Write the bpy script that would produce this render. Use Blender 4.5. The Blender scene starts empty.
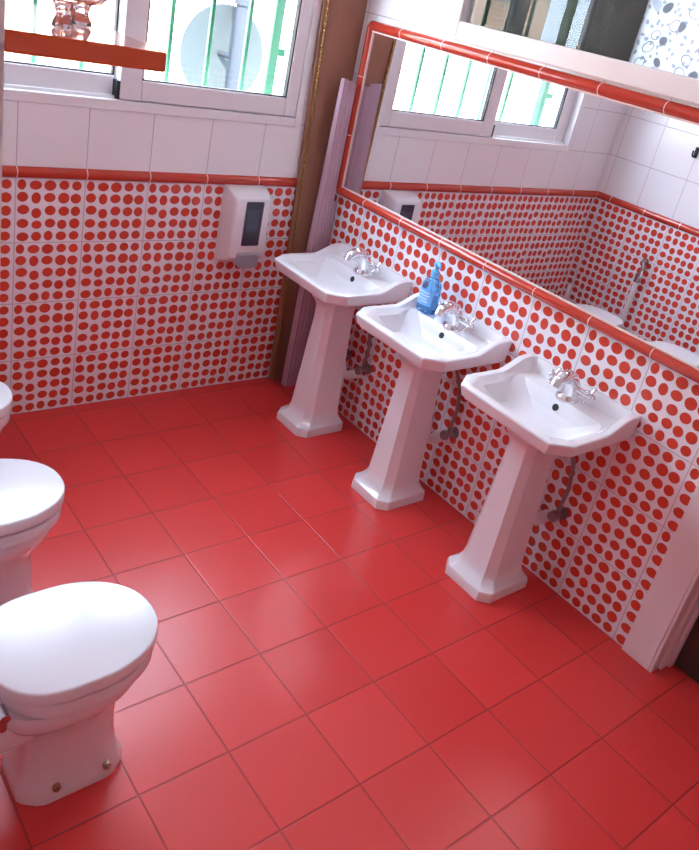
import bpy, bmesh, math, random
from mathutils import Vector, Matrix
random.seed(7)
S = 0.25                      # one floor tile = 25 cm; all coordinates below are in tiles
W = 6.611                     # right wall (washbasins)
D = 7.237                     # back wall (window)
XL = -2.13                    # left wall (toilets)
TW, TH = 1.01, 0.9872         # wall tile width and height
H = 11.0                      # ceiling
sc = bpy.context.scene
col = sc.collection
PI = math.pi

# ------------------------------------------------------------------ helpers
class MB:
    def __init__(s): s.v = []; s.f = []; s.mi = []; s.m = 0
    def add(s, vs, fs):
        o = len(s.v); s.v += [tuple(v) for v in vs]
        for f in fs: s.f.append([o + i for i in f]); s.mi.append(s.m)
        return s
    def box(s, x0, x1, y0, y1, z0, z1):
        vs = [(x, y, z) for z in (z0, z1) for y in (y0, y1) for x in (x0, x1)]
        return s.add(vs, [(0, 2, 3, 1), (4, 5, 7, 6), (0, 1, 5, 4), (2, 6, 7, 3), (0, 4, 6, 2), (1, 3, 7, 5)])
    def loft(s, rings, cap0=True, cap1=True, closed=True):
        n = len(rings[0]); vs = [p for r in rings for p in r]; fs = []
        for k in range(len(rings) - 1):
            for i in range(n if closed else n - 1):
                j = (i + 1) % n
                fs.append((k * n + i, k * n + j, (k + 1) * n + j, (k + 1) * n + i))
        if cap0: fs.append(tuple(range(n - 1, -1, -1)))
        if cap1: fs.append(tuple((len(rings) - 1) * n + i for i in range(n)))
        return s.add(vs, fs)
    def tube(s, path, r, n=12, caps=True):
        P = [Vector(p) for p in path]; rings = []; up = None
        for i, p in enumerate(P):
            t = (P[min(i + 1, len(P) - 1)] - P[max(i - 1, 0)]).normalized()
            if up is None:
                up = Vector((0, 0, 1)) if abs(t.z) < .9 else Vector((1, 0, 0))
            a = t.cross(up).normalized(); b = a.cross(t).normalized(); up = b
            rr = r[i] if isinstance(r, (list, tuple)) else r
            rings.append([p + a * rr * math.cos(2 * PI * k / n) + b * rr * math.sin(2 * PI * k / n) for k in range(n)])
        return s.loft(rings, caps, caps)
    def lathe(s, prof, c=(0, 0, 0), n=24, sx=1, sy=1):
        rings = [[(c[0] + r * sx * math.cos(2 * PI * k / n), c[1] + r * sy * math.sin(2 * PI * k / n), c[2] + z) for k in range(n)] for r, z in prof]
        return s.loft(rings)
    def ball(s, c, r, n=10, m=6):
        prof = [(max(r * math.sin(PI * i / m), r * .02), -r * math.cos(PI * i / m)) for i in range(m + 1)]
        return s.lathe(prof, c, n)
    def build(s, name, mat, parent=None, loc=(0, 0, 0), smooth=False, bevel=0, sub=0, angle=35, seg=2):
        me = bpy.data.meshes.new(name)
        me.from_pydata([(v[0] * S, v[1] * S, v[2] * S) for v in s.v], [], s.f)
        bm = bmesh.new(); bm.from_mesh(me); bmesh.ops.recalc_face_normals(bm, faces=bm.faces[:]); bm.to_mesh(me); bm.free()
        for m in (mat if isinstance(mat, (list, tuple)) else [mat]): me.materials.append(m)
        if isinstance(mat, (list, tuple)):
            for p, k in zip(me.polygons, s.mi): p.material_index = k
        o = bpy.data.objects.new(name, me); col.objects.link(o)
        o.location = Vector(loc) * S
        if parent: o.parent = parent
        if bevel:
            b = o.modifiers.new('b', 'BEVEL'); b.width = bevel * S; b.segments = seg; b.limit_method = 'ANGLE'; b.angle_limit = math.radians(30)
        if sub:
            b = o.modifiers.new('s', 'SUBSURF'); b.levels = sub; b.render_levels = sub
        if smooth or bevel:
            for p in me.polygons: p.use_smooth = True
            if not sub:
                try: me.set_sharp_from_angle(angle=math.radians(angle))
                except Exception: pass
        return o

def thing(name, label, cat, loc=(0, 0, 0), group=None, rz=0):
    o = bpy.data.objects.new(name, None); col.objects.link(o)
    o.location = Vector(loc) * S; o.rotation_euler = (0, 0, rz); o.empty_display_size = .05
    return tag(o, label, cat, group)
def tag(o, label, cat, group=None):
    o['label'] = label; o['category'] = cat
    if group: o['group'] = group
    return o
def struct(o): o['kind'] = 'structure'; return o
def dup(root, loc, label):
    r = root.copy(); col.objects.link(r); r.location = Vector(loc) * S; r['label'] = label
    for ch in list(root.children):
        c = ch.copy(); col.objects.link(c); c.parent = r
        for g in list(ch.children):
            d = g.copy(); col.objects.link(d); d.parent = c
    return r

# ------------------------------------------------------------------ materials
def lin(c):
    return tuple(((x / 255) / 12.92 if x / 255 <= .04045 else ((x / 255 + .055) / 1.055) ** 2.4) for x in c)
def pr(name, c, rough=.5, metal=0, trans=0, ior=1.45, coat=0, emit=None, es=0, spec=.5):
    m = bpy.data.materials.new(name); m.use_nodes = True
    b = m.node_tree.nodes['Principled BSDF']
    b.inputs['Base Color'].default_value = (*c, 1); b.inputs['Roughness'].default_value = rough
    b.inputs['Metallic'].default_value = metal; b.inputs['Transmission Weight'].default_value = trans
    b.inputs['IOR'].default_value = ior; b.inputs['Coat Weight'].default_value = coat
    b.inputs['Specular IOR Level'].default_value = spec
    if emit: b.inputs['Emission Color'].default_value = (*emit, 1); b.inputs['Emission Strength'].default_value = es
    return m
class N:
    def __init__(s, m): s.t = m.node_tree; s.b = s.t.nodes['Principled BSDF']; s.L = s.t.links.new
    def node(s, typ, **k):
        n = s.t.nodes.new(typ)
        for a, v in k.items(): setattr(n, a, v)
        return n
    def inp(s, n, i, v):
        if hasattr(v, 'is_linked'): s.L(v, n.inputs[i])
        else: n.inputs[i].default_value = v
    def m(s, op, a, b=0., c=0., clamp=False):
        n = s.node('ShaderNodeMath', operation=op, use_clamp=clamp)
        s.inp(n, 0, a); s.inp(n, 1, b); s.inp(n, 2, c); return n.outputs[0]
    def v(s, op, a, b):
        n = s.node('ShaderNodeVectorMath', operation=op); s.inp(n, 0, a); s.inp(n, 1, b)
        return n.outputs['Value'] if op in ('LENGTH', 'DISTANCE') else n.outputs[0]
    def step(s, x, a, b, o0=0., o1=1.):
        n = s.node('ShaderNodeMapRange'); s.inp(n, 0, x)
        for i, q in enumerate((a, b, o0, o1)): n.inputs[i + 1].default_value = q
        return n.outputs[0]
    def mix(s, f, a, b):
        n = s.node('ShaderNodeMix', data_type='RGBA'); s.inp(n, 0, f)
        for i, q in ((6, a), (7, b)):
            if isinstance(q, tuple): n.inputs[i].default_value = (*q[:3], 1)
            else: s.L(q, n.inputs[i])
        return n.outputs[2]
    def noise(s, scale, vec=None, detail=3):
        n = s.node('ShaderNodeTexNoise'); n.inputs['Scale'].default_value = scale; n.inputs['Detail'].default_value = detail
        if vec is not None: s.L(vec, n.inputs['Vector'])
        return n.outputs['Fac']
    def uv(s):
        n = s.node('ShaderNodeUVMap'); n.uv_map = 'uv'; x = s.node('ShaderNodeSeparateXYZ'); s.L(n.outputs[0], x.inputs[0])
        return x.outputs[0], x.outputs[1]
    def line(s, x, hw):      # 1 on the joint of a unit grid
        f = s.m('FRACT', x); d = s.m('MINIMUM', f, s.m('SUBTRACT', 1., f))
        return s.step(d, hw * .5, hw * 1.3, 1., 0.)
    def bump(s, h, dist, strength=1.):
        n = s.node('ShaderNodeBump'); n.inputs['Strength'].default_value = strength; n.inputs['Distance'].default_value = dist
        s.L(h, n.inputs['Height']); s.L(n.outputs[0], s.b.inputs['Normal'])
    def color(s, c): s.L(c, s.b.inputs['Base Color'])

RED = (.66, .045, .03)
# the repeating dotted tile: (x, y from the top, half width, half height)
DOTS = [(.085, .10, .056, .072), (.28, .105, .080, .064), (.485, .105, .080, .074), (.69, .095, .068, .066), (.875, .10, .066, .066),
        (.10, .285, .072, .070), (.29, .30, .062, .080), (.485, .29, .078, .066), (.69, .295, .078, .080), (.87, .30, .074, .072),
        (.115, .48, .078, .068), (.30, .535, .066, .074), (.50, .49, .074, .070), (.70, .50, .074, .070), (.875, .50, .066, .072),
        (.11, .695, .076, .066), (.31, .715, .068, .060), (.505, .69, .072, .066), (.68, .71, .066, .070), (.868, .695, .074, .076),
        (.115, .905, .078, .066), (.31, .90, .068, .068), (.485, .89, .060, .072), (.675, .895, .074, .066), (.868, .89, .068, .066)]
def wall_material():
    m = pr('glazed_wall_tiles', (.8, .8, .8), .16); n = N(m)
    u, z = n.uv(); v = n.m('DIVIDE', z, TH)
    fu, fv = n.m('FRACT', u), n.m('SUBTRACT', 1., n.m('FRACT', v))
    c = n.node('ShaderNodeCombineXYZ'); n.L(fu, c.inputs[0]); n.L(fv, c.inputs[1]); p = c.outputs[0]
    d = None
    for x, y, rx, ry in DOTS:
        rx *= 1.06; ry *= 1.06
        q = n.v('LENGTH', n.v('MULTIPLY', n.v('SUBTRACT', p, (x, y, 0)), (1 / rx, 1 / ry, 0)), (0, 0, 0))
        d = q if d is None else n.m('MINIMUM', d, q)
    dot = n.step(d, .97, 1.06, 1., 0.); edge = n.step(d, .84, .93)
    red = n.mix(n.m('MULTIPLY', edge, .55), (.64, .062, .034), (.36, .07, .05))
    dotted = n.mix(dot, (.84, .79, .84), red)
    zw = n.m('SUBTRACT', z, 4.06)
    low = n.step(z, 3.999, 4.001, 1., 0.)
    c1 = n.mix(low, (.84, .82, .85), dotted)
    gv = n.mix(low, n.line(zw, .010), n.line(v, .008))
    gl = n.m('MAXIMUM', n.line(u, .008), gv)
    n.color(n.mix(n.m('MULTIPLY', gl, .75), c1, (.42, .33, .36)))
    n.L(n.step(gl, 0, 1, .14, .6), n.b.inputs['Roughness'])
    n.bump(n.m('SUBTRACT', 1., gl), .0015, .6)
    return m
def floor_material():
    m = pr('red_floor_tiles', RED, .3); n = N(m)
    u, v = n.uv()
    g = n.m('MAXIMUM', n.line(u, .011), n.line(v, .011))
    ii = n.node('ShaderNodeCombineXYZ'); n.L(n.m('FLOOR', u), ii.inputs[0]); n.L(n.m('FLOOR', v), ii.inputs[1])
    wn = n.node('ShaderNodeTexWhiteNoise', noise_dimensions='2D'); n.L(ii.outputs[0], wn.inputs['Vector'])
    cc = n.mix(wn.outputs['Value'], (.66, .042, .038), (.72, .050, .046))
    n.color(n.mix(n.m('MULTIPLY', g, .7), cc, (.30, .03, .03)))
    tc = n.node('ShaderNodeTexCoord').outputs['Object']
    n.L(n.step(n.noise(2., tc, 2), .3, .7, .28, .34), n.b.inputs['Roughness'])
    n.bump(n.m('SUBTRACT', 1., g), .0015, .6)
    n.b.inputs['Specular IOR Level'].default_value = .6
    return m
M = {}
M['wall'] = wall_material(); M['floor'] = floor_material()
M['plain'] = pr('white_plaster', (.8, .79, .8), .7)
M['ceramic'] = pr('white_ceramic', (.80, .79, .83), .13, coat=.5)
M['toilet'] = pr('white_porcelain', (.76, .75, .79), .15, coat=.4)
M['seat'] = pr('white_seat_plastic', (.78, .77, .81), .2)
M['trim'] = pr('red_glazed_trim', (.52, .048, .026), .16, coat=.3)
M['grout'] = pr('pale_grout', (.78, .58, .54), .6)
M['upvc'] = pr('white_window_frame', (.80, .78, .81), .3)
M['frame2'] = pr('white_painted_frame', (.82, .80, .83), .4)
M['rubber'] = pr('black_gasket', (.015, .015, .02), .6)
M['chrome'] = pr('chrome', (.82, .82, .85), .09, 1)
M['oldchrome'] = pr('tarnished_chrome', (.33, .27, .27), .28, 1)
M['hose'] = pr('braided_hose', (.30, .24, .24), .4, .8)
M['pvc'] = pr('white_waste_pipe', (.78, .74, .76), .35)
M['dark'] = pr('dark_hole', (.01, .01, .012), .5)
M['mirror'] = pr('mirror_silver', (.93, .93, .94), .005, 1)
M['green'] = pr('green_painted_metal', (.045, .19, .10), .4)
M['orange'] = pr('glossy_orange_paint', (.86, .11, .012), .12, coat=.5)
M['disp'] = pr('dispenser_plastic', (.78, .74, .78), .35)
M['lever'] = pr('grey_lever_plastic', (.33, .31, .36), .4)
M['view'] = pr('smoked_window', (.10, .08, .14), .06, trans=.55, ior=1.4)
M['bag'] = pr('soap_refill', (.20, .25, .55), .4)
M['bagdark'] = pr('dispenser_inside', (.03, .025, .05), .6)
M['pump'] = pr('blue_pump_plastic', (.16, .50, .90), .3)
M['hinge'] = pr('hinge_metal', (.5, .5, .52), .25, 1)
M['bolt'] = pr('brass_floor_bolt', (.42, .30, .20), .35, 1)
M['gold'] = pr('gold_beading', (.40, .23, .07), .35, .8)
M['casing'] = pr('door_casing_paint', (.78, .68, .70), .45)
M['dish'] = pr('grey_dish', (.030, .036, .038), .6, spec=.1)
M['mast'] = pr('galvanised_mast', (.024, .027, .034), .5, spec=.1)
M['fill_glow'] = pr('fill_lamp_diffuser', (.9, .9, .9), .4, emit=(.86, .92, 1.), es=7.)  # glow of the added fill lamp
M['plate'] = pr('white_fill_lamp_body', (.8, .8, .8), .4)
M['clear'] = pr('clear_pink_glass', (.97, .88, .88), .03, trans=1, ior=1.47)
M['bottle'] = pr('blue_soap_plastic', (.22, .58, 1.), .06, trans=.92, ior=1.33)
M['blabel'] = pr('bottle_label', (.20, .50, .95), .35)
M['blabel2'] = pr('bottle_label_print', (.60, .80, 1.), .35)
def glass():
    m = bpy.data.materials.new('window_glass'); m.use_nodes = True; t = m.node_tree; t.nodes.clear()
    o = t.nodes.new('ShaderNodeOutputMaterial'); mx = t.nodes.new('ShaderNodeMixShader'); f = t.nodes.new('ShaderNodeFresnel')
    a = t.nodes.new('ShaderNodeBsdfTransparent'); g = t.nodes.new('ShaderNodeBsdfGlossy')
    a.inputs[0].default_value = (.96, .98, .97, 1); g.inputs['Roughness'].default_value = .01; f.inputs[0].default_value = 1.5
    ge = t.nodes.new('ShaderNodeNewGeometry'); inv = t.nodes.new('ShaderNodeMath'); inv.operation = 'SUBTRACT'; inv.inputs[0].default_value = 1
    ml = t.nodes.new('ShaderNodeMath'); ml.operation = 'MULTIPLY'; t.links.new(ge.outputs['Backfacing'], inv.inputs[1])   # the leaving side of the pane only lets light out
    t.links.new(f.outputs[0], ml.inputs[0]); t.links.new(inv.outputs[0], ml.inputs[1]); t.links.new(ml.outputs[0], mx.inputs[0]); t.links.new(a.outputs[0], mx.inputs[1]); t.links.new(g.outputs[0], mx.inputs[2]); t.links.new(mx.outputs[0], o.inputs[0])
    return m
M['glass'] = glass()
def wood(name, c0, c1, scale=2., rough=.5):
    m = pr(name, c0, rough); n = N(m)
    tc = n.node('ShaderNodeTexCoord').outputs['Object']
    mp = n.node('ShaderNodeMapping'); mp.inputs['Scale'].default_value = (14, 14, 1.2); n.L(tc, mp.inputs[0])
    n.color(n.mix(n.noise(scale, mp.outputs[0], 5), c0, c1)); return m
M['board'] = wood('brown_board', (.30, .135, .085), (.37, .175, .115), 3., .6)
M['door'] = wood('dark_door_wood', (.030, .022, .017), (.075, .055, .040), 2., .45)
def ribbed():
    m = pr('mauve_ribbed_plastic', (.50, .31, .43), .2, trans=.25, ior=1.3); n = N(m)
    tc = n.node('ShaderNodeTexCoord').outputs['Object']
    n.color(n.mix(n.noise(6., tc), (.58, .36, .46), (.74, .54, .63))); return m
M['ribbed'] = ribbed()
def brick():
    m = pr('sunlit_brick', (.5, .3, .2), .8); n = N(m)
    b = n.node('ShaderNodeTexBrick'); b.inputs['Scale'].default_value = 1.
    b.inputs['Brick Width'].default_value = .25; b.inputs['Row Height'].default_value = .085; b.inputs['Mortar Size'].default_value = .012
    b.inputs['Color1'].default_value = (.50, .30, .19, 1); b.inputs['Color2'].default_value = (.42, .24, .15, 1); b.inputs['Mortar'].default_value = (.62, .56, .48, 1)
    tc = n.node('ShaderNodeTexCoord').outputs['Object']; x = n.node('ShaderNodeSeparateXYZ'); n.L(tc, x.inputs[0])
    c = n.node('ShaderNodeCombineXYZ'); n.L(x.outputs[0], c.inputs[0]); n.L(x.outputs[2], c.inputs[1]); n.L(c.outputs[0], b.inputs['Vector'])
    n.color(b.outputs['Color']); return m
M['brick'] = brick()
M['ground'] = pr('outdoor_paving', (.45, .43, .40), .9)
M['shutter'] = pr('outdoor_shutter', (.30, .32, .34), .6)
def patterned():
    m = pr('patterned_frosted_glass', (.9, .9, .9), .25); n = N(m)
    tc = n.node('ShaderNodeTexCoord').outputs['Object']
    x = n.node('ShaderNodeSeparateXYZ'); n.L(tc, x.inputs[0])
    c = n.node('ShaderNodeCombineXYZ'); n.L(x.outputs[1], c.inputs[0]); n.L(x.outputs[2], c.inputs[1])
    nz = n.node('ShaderNodeTexNoise'); nz.inputs['Scale'].default_value = 9.; n.L(c.outputs[0], nz.inputs['Vector'])
    wv = n.v('ADD', c.outputs[0], n.v('MULTIPLY', nz.outputs['Color'], (.05, .05, 0)))
    def vor(scale, feat='F1', rnd=1.):
        q = n.node('ShaderNodeTexVoronoi', voronoi_dimensions='2D', feature=feat); q.inputs['Scale'].default_value = scale
        q.inputs['Randomness'].default_value = rnd; n.L(wv, q.inputs['Vector']); return q
    a = vor(15.); petals = n.step(a.outputs['Distance'], .20, .26, 1., 0.)
    sx = n.node('ShaderNodeSeparateColor'); n.L(a.outputs['Color'], sx.inputs[0])
    solid = n.m('MULTIPLY', petals, n.step(sx.outputs[0], .45, .5))
    ring = n.m('MULTIPLY', n.step(n.m('ABSOLUTE', n.m('SUBTRACT', a.outputs['Distance'], .24)), .015, .03, 1., 0.), n.step(sx.outputs[0], .5, .45))
    b = vor(34.); dots = n.m('MULTIPLY', n.step(b.outputs['Distance'], .16, .24, 1., 0.), .75)
    st = n.m('ABSOLUTE', n.m('SUBTRACT', n.m('MULTIPLY', x.outputs[1], 1.), n.m('ADD', .085, n.m('MULTIPLY', n.noise(5., tc), .09))))
    stem = n.m('MULTIPLY', n.step(st, .006, .014, 1., 0.), .8)
    pat = n.m('MAXIMUM', n.m('MAXIMUM', solid, ring), n.m('MAXIMUM', dots, stem))
    cc = n.mix(pat, (.46, .47, .48), (.15, .15, .155))
    n.color(cc)
    tr = n.node('ShaderNodeBsdfTranslucent'); n.L(cc, tr.inputs[0]); mx = n.node('ShaderNodeMixShader'); mx.inputs[0].default_value = .65
    out = [q for q in n.t.nodes if q.type == 'OUTPUT_MATERIAL'][0]
    n.L(n.b.outputs[0], mx.inputs[1]); n.L(tr.outputs[0], mx.inputs[2]); n.L(mx.outputs[0], out.inputs[0])
    return m
M['pattern'] = patterned()

# ------------------------------------------------------------------ room shell
def uv_world(o):
    me = o.data; uv = me.uv_layers.new(name='uv')
    for p in me.polygons:
        for li in p.loop_indices:
            c = me.vertices[me.loops[li].vertex_index].co / S
            a = [abs(t) for t in p.normal]
            if a[2] > .7: q = (c.x, c.y)
            elif a[0] > a[1]: q = ((5.0369 - c.y) / TW, c.z)
            else: q = ((c.x - 1.0028) / TW, c.z)
            uv.data[li].uv = q
    return o
def wall(name, axis, lo, hi, a0, a1, z0, z1, holes=(), mat='wall'):
    m = MB(); A = sorted({a0, a1, *[t for h in holes for t in h[:2]]}); Z = sorted({z0, z1, *[t for h in holes for t in h[2:]]})
    for i in range(len(A) - 1):
        for k in range(len(Z) - 1):
            ac, zc = (A[i] + A[i + 1]) / 2, (Z[k] + Z[k + 1]) / 2
            if any(h[0] < ac < h[1] and h[2] < zc < h[3] for h in holes): continue
            if axis == 'x': m.box(lo, hi, A[i], A[i + 1], Z[k], Z[k + 1])
            else: m.box(A[i], A[i + 1], lo, hi, Z[k], Z[k + 1])
    return struct(uv_world(m.build(name, M[mat])))
WX0, WX1, WZ0, WZ1 = -.43, 5.76, 5.015, 9.2        # window in the back wall
VY0, VY1, VZ0, VZ1 = -1.35, 4.95, 7.0, 10.0        # window over the mirror
DY0, DY1, DZ = -5.0, -1.645, 8.4                    # doorway
wall('wall_back', 'y', D, D + .7, -5.2, W + .6, 0, H, [(WX0 + .1, WX1 - .1, WZ0 + .1, WZ1 - .1)])
wall('wall_right', 'x', W, W + .6, -7.2, D, 0, H, [(DY0, DY1, -1, DZ), (VY0 + .1, VY1 - .1, VZ0 + .15, VZ1 - .1)])
wall('wall_left', 'x', XL - .5, XL, -2.585, D, 0, H)
wall('wall_alcove', 'y', -2.585, -2.12, -5.2, XL - .5, 0, H)
wall('wall_outer', 'x', -5.7, -5.2, -7.2, D + .7, 0, H)
wall('wall_front', 'y', -7.7, -7.2, -5.7, W + .6, 0, H)
struct(uv_world(MB().box(-5.7, 7.21, -7.7, D + .3, -.3, 0).build('floor', M['floor'])))
wall('wall_light_stop', 'x', W + .62, W + .8, DY0 - .5, DY1 + .5, -.3, DZ + .4, mat='plain')  # unseen panel added behind the door to stop light leaking under it
struct(MB().box(-5.7, W + .6, -7.7, D + .7, H, H + .3).build('ceiling', M['plain']))
# red half-round trim with pale joints
def trim_run(m, p0, p1, nrm, j0, hgt=.165, dep=.075, flip=None):
    """half-round bar from p0 to p1, bulging along nrm; material 1 marks the joints at j0 + k*TW"""
    p0, p1, nrm = Vector(p0), Vector(p1), Vector(nrm); d = (p1 - p0); L = d.length; d.normalize(); s = d.cross(nrm)
    cuts = sorted([0, L] + [t for k in range(-20, 30) for t in (j0 + k * TW - .007, j0 + k * TW + .007) if 0 < t < L])
    for a, b in zip(cuts[:-1], cuts[1:]):
        joint = b - a < .02; r = 1.02 if joint else 1.
        m.m = 1 if joint else 0
        rings = []
        for t in (a, b):
            q = p0 + d * t
            rings.append([q + s * (hgt / 2 * r * math.cos(th)) + nrm * (dep * r * math.sin(th)) for th in [PI * i / 8 for i in range(9)]] )
        m.loft(rings)
    m.m = 0
TZ = 4.035
m = MB(); trim_run(m, (XL, D, TZ), (W, D, TZ), (0, -1, 0), (1.0028 - XL) % TW)
struct(m.build('trim_1', [M['trim'], M['grout']], smooth=True))
m = MB(); trim_run(m, (XL, D - .06, TZ), (XL, -2.585, TZ), (1, 0, 0), .4)
struct(m.build('trim_2', [M['trim'], M['grout']], smooth=True))

# ------------------------------------------------------------------ window in the back wall
w1 = bpy.data.objects.new('window_1', None); col.objects.link(w1); struct(w1)
def ring(m, x0, x1, z0, z1, wl, wr, wb, wt, y0, y1):
    m.box(x0, x0 + wl, y0, y1, z0, z1); m.box(x1 - wr, x1, y0, y1, z0, z1)
    m.box(x0 + wl, x1 - wr, y0, y1, z0, z0 + wb); m.box(x0 + wl, x1 - wr, y0, y1, z1 - wt, z1)
m = MB(); ring(m, WX0, WX1, WZ0, WZ1, .15, .15, .15, .15, D - .02, D + .42)
m.box(WX0 + .15, WX1 - .15, D + .08, D + .1, WZ0 + .1, WZ0 + .2)
m.build('window_frame', M['upvc'], w1, bevel=.012)
def sash(x0, x1, y0, y1, wl, wr):
    z0, z1 = WZ0 + .165, WZ1 - .16
    m = MB(); ring(m, x0, x1, z0, z1, wl, wr, .30, .3, y0, y1); o = m.build('sash', M['upvc'], w1, bevel=.02)
    m = MB(); ring(m, x0 + wl - .004, x1 - wr + .004, z0 + .296, z1 - .296, .028, .028, .022, .022, y0 + .02, y1 - .02); m.build('gasket', M['rubber'], o)
    yc = (y0 + y1) / 2
    MB().box(x0 + wl, x1 - wr, yc - .01, yc + .01, z0 + .3, z1 - .3).build('pane', M['glass'], o)
    return o
sr = sash(2.44, 5.61, D + .0, D + .13, .34, .23)
sl = sash(-.28, 2.62, D + .18, D + .31, .34, .2)
MB().box(2.395, 2.455, D + .01, D + .17, WZ0 + .165, WZ0 + .42).build('seal', M['rubber'], sr)

# grille, dish and building outside
g = thing('window_grille', 'green painted metal grille of upright bars outside the window', 'grille', (2.75, 8.0, 5.0))
def gb(x, r, name='bar'):
    MB().box(x - r, x + r, -r, r, -.2, 4.6).build(name, M['green'], g, bevel=.01)
for k in range(6): gb(1.44 + .695 * k - 2.75, .034)
for x, sgn in ((.20, -1), (5.44, 1)):
    gb(x - 2.75, .085, 'post')
    MB().box(x - 2.75 + min(0, sgn * .36), x - 2.75 + max(0, sgn * .36), -.03, .03, 1.05, 1.17).build('bracket', M['green'], g)
m = MB(); m.box(.2 - 2.75, 5.44 - 2.75, -.03, .03, -.12, -.05); m.build('rail', M['green'], g)
MB().box(.2 - 2.75, 5.44 - 2.75, -.03, .03, 4.4, 4.47).build('rail', M['green'], g)
sd = thing('satellite_dish', 'round grey satellite dish on a mast outside the window', 'satellite dish', (11.6, 20, -1))
MB().tube([(0, -.5, 0), (0, -.5, 11.5)], .2, 16).build('mast', M['mast'], sd, smooth=True)
MB().tube([(0, -.5, 7.2), (0, -.5, 7.75)], .27, 16).build('clamp', M['mast'], sd, smooth=True)
m = MB(); prof = [(.02, .30), (.6, .25), (1.1, .12), (1.5, -.08), (1.53, -.08), (1.1, .06), (.6, .18), (.02, .23)]
rr = [[(-.25 + r * math.cos(2 * PI * k / 40), h, 5.6 + r * math.sin(2 * PI * k / 40)) for k in range(40)] for r, h in prof]
m.loft(rr); m.build('dish', M['dish'], sd, smooth=True)
MB().tube([(0, -.5, 5.6), (-.2, .2, 5.6)], .09, 10).build('arm', M['mast'], sd, smooth=True)
bb = thing('brick_building', 'sunlit brick building across from the green grille', 'building', (0, 40, -1))
MB().box(-37.5, 60, 0, 6, 0, 22).build('wall', M['brick'], bb)
for k in range(9):
    for zz in (2, 10):
        MB().box(-33 + 11 * k, -30 + 11 * k, -.12, .1, zz, zz + 4.5).build('shutter', M['shutter'], bb)
struct(MB().box(-80, 90, D + .7, 90, -1.3, -1).build('ground', M['ground']))

# ------------------------------------------------------------------ window over the mirror
w2 = bpy.data.objects.new('window_2', None); col.objects.link(w2); struct(w2)
m = MB(); ring(m, VY0, VY1, VZ0, VZ1, .2, .18, .27, .25, 0, .3)
m.v = [(W - .10 + y, x, z) for x, y, z in m.v]
m.build('window_frame', M['frame2'], w2, bevel=.02)
YS = 1.765
MB().box(W + .02, W + .045, YS, VY1 - .16, VZ0 + .25, VZ1 - .22).build('pane', M['glass'], w2)
MB().box(W + .02, W + .06, VY0 + .18, YS, VZ0 + .25, VZ1 - .22).build('frosted_pane', M['pattern'], w2)
MB().box(W + .45, W + .55, YS - .02, VY1 + .2, VZ0 - .1, VZ1 + .1).build('dark_backing', M['dark'], w2)  # added dark sheet standing in for the unlit space behind the clear pane
MB().box(W + .06, W + .5, YS - .04, YS + .0, VZ0 + .1, VZ1 - .05).build('light_baffle', M['dark'], w2)  # added baffle, keeps daylight at the frosted pane off the dark sheet

# ------------------------------------------------------------------ door on the right
d1 = bpy.data.objects.new('door_1', None); col.objects.link(d1); struct(d1)
m = MB(); ya, yb = DY1, DY1 + .44
m.box(W - .05, W + .0, ya, yb, 0, DZ + .44); m.box(W - .05, W, DY0 - .44, DY0, 0, DZ + .44); m.box(W - .05, W, DY0, ya, DZ, DZ + .44)
m.build('casing', M['casing'], d1, bevel=.012)
m = MB()
for (ys, sg) in ((ya, -1), (DY0, 1)):
    m.box(W - .05, W + .14, min(ys, ys + sg * .05), max(ys, ys + sg * .05), 0, DZ)
    m.box(W + .14, W + .30, min(ys, ys + sg * .09), max(ys, ys + sg * .09), 0, DZ)
    m.box(W + .30, W + .42, min(ys, ys + sg * .13), max(ys, ys + sg * .13), 0, DZ)
m.build('jamb', M['casing'], d1, bevel=.012)
m = MB(); m.box(W + .42, W + .56, DY0, ya, .012, DZ)
for z0, z1 in ((.9, 3.6), (4.4, 7.6)):
    m.box(W + .40, W + .43, DY0 + .5, ya - .7, z0, z1)
m.build('door_leaf', M['door'], d1, bevel=.01)

# ------------------------------------------------------------------ mirror with red tile border
mi = thing('wall_mirror', 'wide wall mirror in a red glazed border above the washbasins', 'mirror', (W, 3, 4))
MY0, MY1, MZ0, MZ1 = -1.1, 6.86, 4.03, 6.88
MB().box(-.03, 0, MY0 - 3, MY1 - 3, MZ0 - 4, MZ1 - 4).build('mirror_glass', M['mirror'], mi)
m = MB(); m.box(-.05, 0, MY0 - 3, MY1 - 3, MZ0 - 4 + .075, MZ0 - 4 + .098); m.box(-.05, 0, MY0 - 3, MY1 - 3, MZ1 - 4 - .098, MZ1 - 4 - .075)
m.box(-.05, 0, MY1 - 3 - .098, MY1 - 3 - .075, MZ0 - 4, MZ1 - 4); m.build('bead', M['grout'], mi)
for a, b, j in (((0, MY1 - 3, MZ0 - 4), (0, MY0 - 3, MZ0 - 4), (MY1 - 5.0369) % TW), ((0, MY1 - 3, MZ1 - 4), (0, MY0 - 3, MZ1 - 4), (MY1 - 5.0369) % TW), ((0, MY1 - 3, MZ0 - 4), (0, MY1 - 3, MZ1 - 4), .0)):
    m = MB(); trim_run(m, a, b, (-1, 0, 0), j, .165, .10); m.build('border', [M['trim'], M['grout']], mi, smooth=True)

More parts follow.
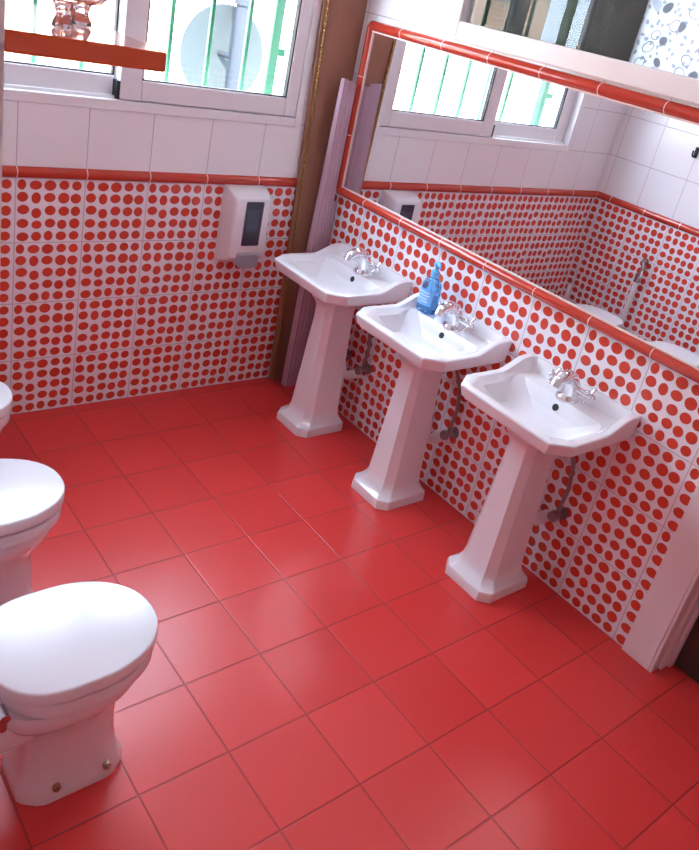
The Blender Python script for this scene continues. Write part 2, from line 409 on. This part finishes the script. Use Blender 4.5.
# ------------------------------------------------------------------ washbasins
def rect_ring(x0, x1, hw, cf, cfy, cb, z):
    """front at x0, back at x1, half width hw, front chamfer (cf along x, cfy along y), back chamfer cb; z number or function of x"""
    C = [(x0, -hw + cfy), (x0, hw - cfy), (x0 + cf, hw), (x1 - cb, hw), (x1, hw - cb), (x1, -hw + cb), (x1 - cb, -hw), (x0 + cf, -hw)]
    seg = [10, 3, 14, 2, 10, 2, 14, 3]; pts = []
    for i in range(8):
        a, b = C[i], C[(i + 1) % 8]
        for k in range(seg[i]):
            t = k / seg[i]; pts.append((a[0] + (b[0] - a[0]) * t, a[1] + (b[1] - a[1]) * t))
    return [(x, y, z(x) if callable(z) else z) for x, y in pts]
def sm(a, b, x):
    t = min(1, max(0, (x - a) / (b - a))); return t * t * (3 - 2 * t)
FX = -1.66
def zr(off):
    return lambda x: 3.0 + .18 * (.5 * sm(-.72, -.22, x) + .5 * min(1, max(0, (x + .70) / .46))) + off
def make_sink(loc, label):
    t = thing('washbasin', label, 'sink', loc, 'pedestal washbasins along the mirror wall')
    R = [rect_ring(-1.12, -.40, .30, .2, .2, .06, 2.54), rect_ring(-1.22, -.22, .55, .22, .2, .06, 2.60), rect_ring(FX + .26, -.03, .76, .26, .18, .03, 2.70),
         rect_ring(FX + .09, -.01, .905, .28, .19, .03, 2.785), rect_ring(FX + .08, -.01, .915, .28, .19, .03, 2.815), rect_ring(FX + .05, .0, .94, .285, .19, .02, 2.828),
         rect_ring(FX + .005, .0, .97, .29, .19, .02, zr(-.03)), rect_ring(FX + .012, .0, .965, .29, .19, .02, zr(-.008)), rect_ring(FX + .028, -.01, .95, .29, .19, .03, zr(0)),
         rect_ring(FX + .12, -.06, .865, .26, .17, .05, zr(-.002)), rect_ring(FX + .155, -.085, .825, .25, .16, .05, lambda x: 2.975 + .07 * sm(-.7, -.3, x)), 
         rect_ring(FX + .18, -.12, .79, .24, .15, .08, lambda x: 2.955 + .035 * sm(-.8, -.5, x)),
         rect_ring(FX + .20, -.44, .765, .23, .15, .10, lambda x: 2.94 + .045 * sm(-.8, -.5, x)), rect_ring(FX + .22, -.48, .74, .22, .15, .14, 2.93),
         rect_ring(FX + .30, -.52, .65, .25, .20, .22, 2.80), rect_ring(FX + .40, -.60, .54, .25, .22, .25, 2.715), rect_ring(FX + .52, -.70, .38, .15, .16, .15, 2.69), rect_ring(FX + .66, -.80, .2, .06, .07, .06, 2.68)]
    MB().loft(R).build('basin', M['ceramic'], t, smooth=True, angle=26)
    # column on a chamfered plinth
    P = []
    for x0, x1, hw, c, z in ((-1.33, -.34, .46, .15, 0), (-1.33, -.34, .46, .15, .12), (-1.315, -.345, .45, .15, .155), (-1.28, -.36, .42, .14, .175),
                             (-1.215, -.39, .365, .14, .23), (-1.17, -.42, .335, .13, .31), (-1.15, -.43, .32, .125, .42), (-1.07, -.47, .235, .105, 2.20),
                             (-1.075, -.47, .235, .105, 2.36), (-1.10, -.45, .26, .11, 2.44), (-1.16, -.40, .32, .13, 2.52), (-1.17, -.38, .33, .13, 2.62)):
        P.append(rect_ring(x0, x1, hw, c, c * .9, .04, z))
    MB().loft(P).build('pedestal', M['ceramic'], t, smooth=True, angle=28)
    # overflow and drain
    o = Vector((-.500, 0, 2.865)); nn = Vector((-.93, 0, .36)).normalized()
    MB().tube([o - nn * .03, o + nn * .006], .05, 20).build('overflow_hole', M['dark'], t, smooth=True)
    # mixer tap
    f = MB(); f.lathe([(.165, -.03), (.165, .015), (.155, .03), (.135, .07), (.115, .16)], (-.31, 0, 2.995), 20)
    f.tube([(-.31, 0, 3.08), (-.325, 0, 3.20), (-.38, 0, 3.30), (-.47, 0, 3.35), (-.58, 0, 3.345), (-.67, 0, 3.295), (-.705, 0, 3.22)], [.135, .125, .11, .098, .086, .078, .075], 18)
    f.tube([(-.30, -.28, 3.17), (-.30, .28, 3.17)], .05, 12)
    fo = f.build('faucet', M['chrome'], t, smooth=True, angle=50)
    for sgn in (-1, 1):
        h = MB(); c = Vector((-.30, sgn * .31, 3.17))
        h.tube([c - Vector((0, sgn * .05, 0)), c + Vector((0, sgn * .055, 0))], [.045, .05], 12); h.ball(c + Vector((0, sgn * .06, 0)), .04)
        for k in range(4):
            a = PI / 4 + k * PI / 2; dv = Vector((math.cos(a), 0, math.sin(a)))
            h.tube([c, c + dv * .085, c + dv * .115], [.024, .022, .028], 8); h.ball(c + dv * .12, .03, 8, 5)
        h.build('handle', M['chrome'], fo, smooth=True, angle=50)
    # plumbing
    MB().tube([(-.46, -.12, 1.32), (-.40, -.16, 1.06), (-.28, -.18, 1.02), (.0, -.18, 1.02)], .09, 14).build('waste_pipe', M['pvc'], t, smooth=True)
    for yv, ytop in ((-.40, -.28), (.22, .16)):
        v = MB(); v.tube([(.0, yv, 1.22), (-.03, yv, 1.22)], .1, 16); v.tube([(-.02, yv, 1.22), (-.2, yv, 1.22)], .042, 10)
        v.tube([(-.14, yv, 1.20), (-.14, yv, 1.34)], .04, 10)
        vo = v.build('stop_valve', M['oldchrome'], t, smooth=True)
        MB().tube([(-.19, yv, 1.22), (-.21, yv, 1.22), (-.27, yv, 1.22)], [.05, .085, .08], 10).build('valve_knob', M['oldchrome'], vo, smooth=True)
        MB().tube([(-.14, yv, 1.33), (-.13, yv * 1.05, 1.7), (-.18, yv * .95, 2.1), (-.27, ytop, 2.4), (-.30, ytop, 2.55)], .032, 8).build('supply_hose', M['hose'], t, smooth=True)
    return t
sink = make_sink((W, 5.44, 0), 'white pedestal washbasin beside the brown board in the corner')
dup(sink, (W, 3.11, 0), 'white pedestal washbasin with the blue soap bottle on it')
dup(sink, (W, .78, 0), 'white pedestal washbasin nearest the door frame')

# soap bottle
b = thing('soap_bottle', 'blue transparent pump bottle of hand soap on the middle washbasin', 'bottle', (6.27, 3.715, 3.0))
MB().lathe([(.15, 0), (.180, .02), (.184, .10), (.178, .36), (.165, .46), (.13, .53), (.07, .58), (.055, .60)], n=28, sx=.85, sy=1.).build('body', M['bottle'], b, smooth=True)
m = MB()
rows = []
for z in (.14, .40):
    rr_ = .1855 if z < .2 else .1795
    rows.append([(-.85 * rr_ * math.cos(a), rr_ * math.sin(a), z) for a in [-1. + 2. * i / 14 for i in range(15)]])
for q in list(rows): pass
m.loft(rows, False, False, closed=False); lb = m.build('label_sticker', M['blabel'], b, smooth=True)
m = MB()
for k, (z, a0, a1) in enumerate(((.34, -.6, .5), (.29, -.7, .3), (.235, -.5, .6), (.19, -.6, .1))):
    rws = []
    for zz in (z, z + .022):
        r_ = .187 - (zz - .14) / .26 * .006
        rws.append([(-.85 * r_ * math.cos(a), r_ * math.sin(a), zz) for a in [a0 + (a1 - a0) * i / 8 for i in range(9)]])
    m.loft(rws, False, False, closed=False)
m.build('print_line', M['blabel2'], lb)
m = MB(); m.lathe([(.07, .59), (.072, .68), (.05, .70), (.03, .705), (.03, .77), (.055, .775), (.06, .82), (.045, .835)], n=20)
pu = m.build('pump', M['pump'], b, smooth=True)
MB().tube([(0, 0, .81), (-.05, -.09, .812), (-.075, -.14, .79)], [.032, .026, .02], 10).build('nozzle', M['pump'], pu, smooth=True)

# ------------------------------------------------------------------ toilets
def egg(xb, xf, hw, z, n=48, back=.55):
    """outline pointing to +x: round front, blunter back"""
    cx = xb + (xf - xb) * .5; pts = []
    for k in range(n):
        a = 2 * PI * k / n; c, s_ = math.cos(a), math.sin(a)
        ex = 1. if c > 0 else back
        x = cx + (xf - xb) / 2 * math.copysign(abs(c) ** ex, c)
        y = hw * math.copysign(abs(s_) ** (.92 if c > 0 else .62), s_) * (1. if c > 0 else 1 - .16 * abs(c) ** 2)
        pts.append((x, y, z))
    return pts
def make_toilet(loc, label):
    t = thing('toilet', label, 'toilet', loc, 'toilets along the left wall')
    def foot(xb, xf, hw, z, c=.12):
        return egg2(xb, xf, hw, c, z)
    def egg2(xb, xf, hw, c, z, n=48):
        # rounded rectangle resampled to n points by angle
        pts = []; cx = (xb + xf) / 2; hx = (xf - xb) / 2
        for k in range(n):
            a = 2 * PI * k / n; q = 7.
            r = (abs(math.cos(a)) ** q + abs(math.sin(a)) ** q) ** (-1 / q)
            ch = 1.66 - c * 1.6
            r = min(r, ch / (abs(math.cos(a)) + abs(math.sin(a))) * 1.12)
            pts.append((cx + hx * r * math.cos(a), hw * r * math.sin(a), z))
        return pts
    R = [foot(1.15, 2.17, .39, 0), foot(1.15, 2.17, .39, .11), foot(1.17, 2.15, .375, .155), foot(1.20, 2.10, .345, .25), foot(1.22, 2.07, .33, .45),
         foot(1.22, 2.06, .325, .70), egg(1.14, 2.10, .36, .84, back=.7), egg(1.06, 2.16, .41, .96, back=.7), egg(.98, 2.24, .47, 1.06), egg(.94, 2.30, .53, 1.16),
         egg(.92, 2.325, .555, 1.23), egg(.91, 2.335, .565, 1.30), egg(.92, 2.325, .555, 1.35), egg(1.05, 2.2, .42, 1.355)]
    m = MB(); m.loft(R)
    horn = []
    for x, hw, z0, z1 in ((.10, .22, .74, 1.12), (.25, .24, .75, 1.16), (.6, .30, .76, 1.28), (.9, .36, .78, 1.335), (1.15, .36, .78, 1.335), (1.4, .3, .8, 1.3)):
        zc, hz = (z0 + z1) / 2, (z1 - z0) / 2
        horn.append([(x, hw * math.copysign(abs(math.cos(a)) ** .6, math.cos(a)), zc + hz * math.copysign(abs(math.sin(a)) ** .6, math.sin(a))) for a in [2 * PI * k / 28 for k in range(28)]])
    m.loft(horn)
    m.build('bowl', M['toilet'], t, smooth=True, angle=50)
    def slab(name, xb, xf, hw, z0, z1, dome, r=.04):
        L = []
        for i in range(5):
            a = PI / 2 * i / 4; L.append(egg(xb + r * (1 - math.cos(a) if 0 else 0) + r * (1 - math.sin(a)), xf - r * (1 - math.sin(a)), hw - r * (1 - math.sin(a)), z0 + r * (1 - math.cos(a)) * .6))
        for i in range(1, 6):
            a = PI / 2 * i / 5; L.append(egg(xb + r * (1 - math.cos(a)), xf - r * (1 - math.cos(a)), hw - r * (1 - math.cos(a)), z1 - r + r * math.sin(a)))
        for s_, hgt in ((.85, .35), (.6, .7), (.3, .93), (.05, 1.)):
            cx = (xb + xf) / 2
            L.append([(cx + (p[0] - cx) * s_, p[1] * s_, z1 + dome * hgt) for p in egg(xb + r, xf - r, hw - r, 0)])
        return MB().loft(L).build(name, M['seat'], t, smooth=True, angle=40)
    slab('seat', .99, 2.405, .605, 1.375, 1.515, 0, .016)
    slab('lid', .92, 2.43, .625, 1.56, 1.70, .02, .024)
    MB().loft([egg(1.08, 2.31, .52, 1.51), egg(1.08, 2.31, .52, 1.565)]).build('buffer', M['seat'], t)
    for y in (-.42, .42):
        m = MB(); m.tube([(.95, y - .07, 1.47), (.95, y + .07, 1.47)], .045, 12); m.tube([(.94, y, 1.30), (.94, y, 1.47)], .05, 12)
        m.build('hinge', M['hinge'], t, smooth=True)
    for x in (1.46, 1.94):
        for sg in (-1, 1):
            m = MB(); m.tube([(x, sg * .34, .17), (x, sg * .40, .17)], .04, 12); m.tube([(x, sg * .395, .17), (x, sg * .42, .17)], .02, 8)
            m.build('floor_bolt', M['bolt'], t, smooth=True)
    # waste outlet and flush pipe on the wall
    MB().tube([(.24, -.02, .0), (.24, -.02, .78), (.22, 0, .88), (.1, 0, .92)], .14, 18).build('outlet_collar', M['pvc'], t, smooth=True)
    MB().tube([(.28, .1, 1.2), (.12, .1, 1.3), (.09, .1, 1.45), (.09, .1, 2.5)], .06, 14).build('flush_pipe', M['pvc'], t, smooth=True)
    m = MB(); m.tube([(.09, .1, 2.42), (.09, .1, 2.62)], .075, 14); m.tube([(.09, .1, 2.62), (.12, .02, 2.78), (.10, .1, 2.92), (.0, .1, 2.95)], [.05, .06, .05, .05], 12); m.tube([(.0, .1, 2.95), (.03, .1, 2.95)], .09, 14)
    fv = m.build('flush_valve', M['hinge'], t, smooth=True)
    MB().tube([(.1, .08, 2.70), (.2, -.02, 2.74), (.24, -.05, 2.6)], [.03, .025, .03], 10).build('flush_lever', M['chrome'], fv, smooth=True)
    return t
toilet = make_toilet((XL, .72, 0), 'white toilet closest to the camera, with floor bolts showing')
dup(toilet, (XL - .04, 3.02, 0), 'middle white toilet of the row, half out of frame')
dup(toilet, (XL + .05, 5.16, 0), 'white toilet nearest the dotted window wall, only its lid tip showing')

# toilet brush in the far corner
tb = thing('toilet_brush', 'pale toilet brush standing in the far corner, seen in the mirror', 'toilet brush', (XL + .28, D - .28, 0))
MB().lathe([(.16, 0), (.17, .02), (.15, .5), (.14, .5), (.14, .45)], n=20).build('holder', M['seat'], tb, smooth=True)
MB().tube([(0, 0, .46), (0, 0, 1.62), (0, 0, 1.68)], [.05, .055, .03], 12).build('handle', M['seat'], tb, smooth=True)
# coat hook on the left wall, seen in the mirror
hk = thing('wall_hook', 'small dark wall hook on the left white tiles, at the mirror edge', 'hook', (XL, 5.05, 5.7))
m = MB(); m.box(0, .02, -.05, .05, -.12, .12); m.build('plate', M['rubber'], hk, bevel=.01)
MB().tube([(.02, 0, -.05), (.10, 0, -.10), (.16, 0, -.06), (.17, 0, .04)], .02, 8).build('prong', M['rubber'], hk, smooth=True)

# ------------------------------------------------------------------ soap dispenser on the back wall
dp = thing('soap_dispenser', 'white wall soap dispenser with smoked window and grey push lever', 'dispenser', (4.765, D, 2.64))
def rr4(x0, x1, z0, z1, y, r=.05):
    pts = []
    for cx, cz, a0 in ((x1 - r, z1 - r, 0), (x0 + r, z1 - r, 90), (x0 + r, z0 + r, 180), (x1 - r, z0 + r, 270)):
        for k in range(5):
            a = math.radians(a0 + 22.5 * k); pts.append((cx + r * math.cos(a), y, cz + r * math.sin(a)))
    return pts
m = MB(); m.loft([rr4(-.37, .43, .0, 1.33, 0, .03), rr4(-.37, .42, .0, 1.32, -.12, .04), rr4(-.36, .40, .05, 1.27, -.30, .06), rr4(-.34, .37, .12, 1.22, -.40, .07), rr4(-.31, .34, .16, 1.19, -.43, .07)])
m.build('housing', M['disp'], dp, smooth=True, angle=40)
MB().loft([rr4(-.14, .21, .36, 1.15, -.425, .02), rr4(-.14, .21, .36, 1.15, -.437, .02)]).build('inspection_window', M['view'], dp, smooth=True)
m = MB(); m.m = 0; m.box(-.13, .20, -.432, -.43, .37, 1.14); m.m = 1; m.box(-.08, .15, -.4335, -.4315, .62, 1.0); m.m = 2; m.box(-.08, .12, -.4345, -.4325, .66, .74)
m.build('refill_bag', [M['bagdark'], M['bag'], M['pump']], dp)
m = MB(); m.loft([rr4(-.20, .26, .05, .23, -.36, .02), rr4(-.20, .26, .03, .24, -.43, .02), rr4(-.17, .23, -.03, .20, -.475, .03)]); m.build('push_lever', M['lever'], dp, smooth=True)

# ------------------------------------------------------------------ corner: board with gold edging, plastic strips
bd = thing('wooden_board', 'tall brown board with gold beaded edge leaning in the corner', 'board', (6.25, 7.0, 0))
def q(x, y, z): return (x - 6.25, y - 7.0, z)
A = [(5.955, 7.10, 0), (6.60, 7.06, 0), (6.60, 7.13, 9.6), (5.636, 7.13, 9.6)]
m = MB(); m.add([q(*a) for a in A] + [q(a[0] + .02, a[1] + .08, a[2]) for a in A], [(0, 1, 2, 3), (7, 6, 5, 4), (0, 4, 5, 1), (1, 5, 6, 2), (2, 6, 7, 3), (3, 7, 4, 0)])
m.build('panel', M['board'], bd, bevel=.012)
m = MB()
for k in range(170):
    t = k / 169; c = Vector(A[0]).lerp(Vector(A[3]), t) + Vector((.075, -.025, 0)); m.ball(q(*c), .03 if k % 2 else .022, 8, 5)
m.build('gold_beading', M['gold'], bd, smooth=True)
st = thing('plastic_strip_bundle', 'mauve ribbed plastic strips standing upright against the brown board', 'plastic strips', (6.4, 6.8, 0))
for x0, x1, y, ztop, amp, ph in ((6.12, 6.26, 6.80, 5.98, .016, 0), (6.235, 6.375, 6.79, 5.96, .016, 1.), (6.34, 6.48, 6.83, 5.9, .016, .4), (6.43, 6.565, 6.84, 3.83, .014, 2.), (6.13, 6.36, 6.89, 5.93, .016, .8)):
    L = []
    for zz, spread in ((0, 1.), (ztop * .5, 1.03), (ztop, .55 if y > 6.88 else .96)):
        cx = (x0 + x1) / 2; front = []; back = []
        for i in range(41):
            s_ = i / 40; x = cx + (x1 - x0) * (s_ - .5) * spread - 6.4 + .012 * (zz / 6); yy = y - 6.8 - .01 * math.sin(PI * s_) + amp * math.cos(s_ * 2 * PI * 2 + ph)
            front.append((x, yy - .012, zz)); back.append((x, yy + .012, zz))
        L.append(front + back[::-1])
    MB().loft(L).build('strip', M['ribbed'], st, smooth=True, angle=70)

# ------------------------------------------------------------------ orange shelf with glass bowl (upper left foreground)
sh = thing('wall_shelf', 'small glossy orange shelf on the end of the left wall', 'shelf', (XL, -2.25, 7.05))
MB().box(0, .385, -.33, .35, 0, .048).build('board', M['orange'], sh, bevel=.006)
for y in (-.2, .2):
    m = MB(); m.box(0, .012, y - .02, y + .02, -.2, 0); m.box(0, .2, y - .012, y + .012, -.012, 0); m.build('bracket', M['hinge'], sh)
gl = thing('glass_bowl', 'clear glass bowl on stubby feet standing on the orange shelf', 'glass bowl', (-1.936, -2.338, 7.098))
m = MB(); m.lathe([(.02, .055), (.07, .062), (.115, .10), (.13, .16), (.135, .23), (.125, .23), (.118, .16), (.10, .11), (.06, .078), (.02, .072)], (.045, .02, 0), n=28); m.build('bowl', M['clear'], gl, smooth=True)
for cx, cy in ((-.012, -.083), (.078, .031), (.075, .115)):
    MB().lathe([(.02, 0), (.026, .006), (.024, .016), (.017, .03), (.02, .05), (.03, .068)], (cx, cy, 0), 14).build('foot', M['clear'], gl, smooth=True)

# ------------------------------------------------------------------ fill lamp, added out of view to brighten the room
cl = thing('fill_lamp', 'round white fill lamp added on the unseen ceiling', 'lamp', (2.3, 1.0, H))
MB().lathe([(.9, -.12), (.95, -.1), (.95, 0)], n=32).build('fill_lamp_body', M['plate'], cl, smooth=True)
MB().lathe([(.1, -.34), (.5, -.30), (.8, -.2), (.88, -.12)], n=32).build('fill_diffuser', M['fill_glow'], cl, smooth=True)

# ------------------------------------------------------------------ light
wd = bpy.data.worlds.new('sky'); sc.world = wd; wd.use_nodes = True
bg = wd.node_tree.nodes['Background']; bg.inputs[0].default_value = (.66, .80, 1.0, 1); bg.inputs[1].default_value = 14.
su = bpy.data.lights.new('sun', 'SUN'); su.energy = 22; su.angle = .02; su.color = (1, .95, .88)
so = bpy.data.objects.new('sun', su); col.objects.link(so); so.rotation_euler = (math.radians(50), 0, math.radians(-25))
for nm, loc, rot, sx, sy in (('portal_back', ((WX0 + WX1) / 2, D + .5, (WZ0 + WZ1) / 2), (-PI / 2, 0, 0), WX1 - WX0, WZ1 - WZ0),
                             ('portal_side', (W + .3, (VY0 + YS) / 2, (VZ0 + VZ1) / 2), (0, PI / 2, 0), VZ1 - VZ0, YS - VY0)):
    a = bpy.data.lights.new(nm, 'AREA'); a.shape = 'RECTANGLE'; a.size = sx * S; a.size_y = sy * S; a.cycles.is_portal = True
    o = bpy.data.objects.new(nm, a); col.objects.link(o); o.location = Vector(loc) * S; o.rotation_euler = rot

# ------------------------------------------------------------------ camera
cam = bpy.data.cameras.new('camera'); co = bpy.data.objects.new('camera', cam); col.objects.link(co)
f = 796.49
cam.sensor_fit = 'HORIZONTAL'; cam.sensor_width = 36; cam.lens = f / 699 * 36
cam.shift_x = -21.204 / 699; cam.shift_y = -56.248 / 699; cam.clip_start = .02
R = Matrix(((0.76200898, -0.61230084, 0.21078424), (0.11719447, 0.45052294, 0.88503929), (-0.63687343, -0.64970514, 0.4150608))).transposed()
co.matrix_world = Matrix.Translation(Vector((-2.7111, -4.5228, 7.3305)) * S) @ R.to_4x4()
sc.camera = co
sc.cycles.max_bounces = 16; sc.cycles.diffuse_bounces = 8; sc.cycles.glossy_bounces = 6; sc.cycles.transmission_bounces = 10; sc.cycles.transparent_max_bounces = 12
sc.cycles.sample_clamp_indirect = 8
sc.view_settings.view_transform = 'Standard'; sc.view_settings.look = 'None'; sc.view_settings.gamma = 1; sc.view_settings.use_curve_mapping = False
sc.view_settings.exposure = 1.0
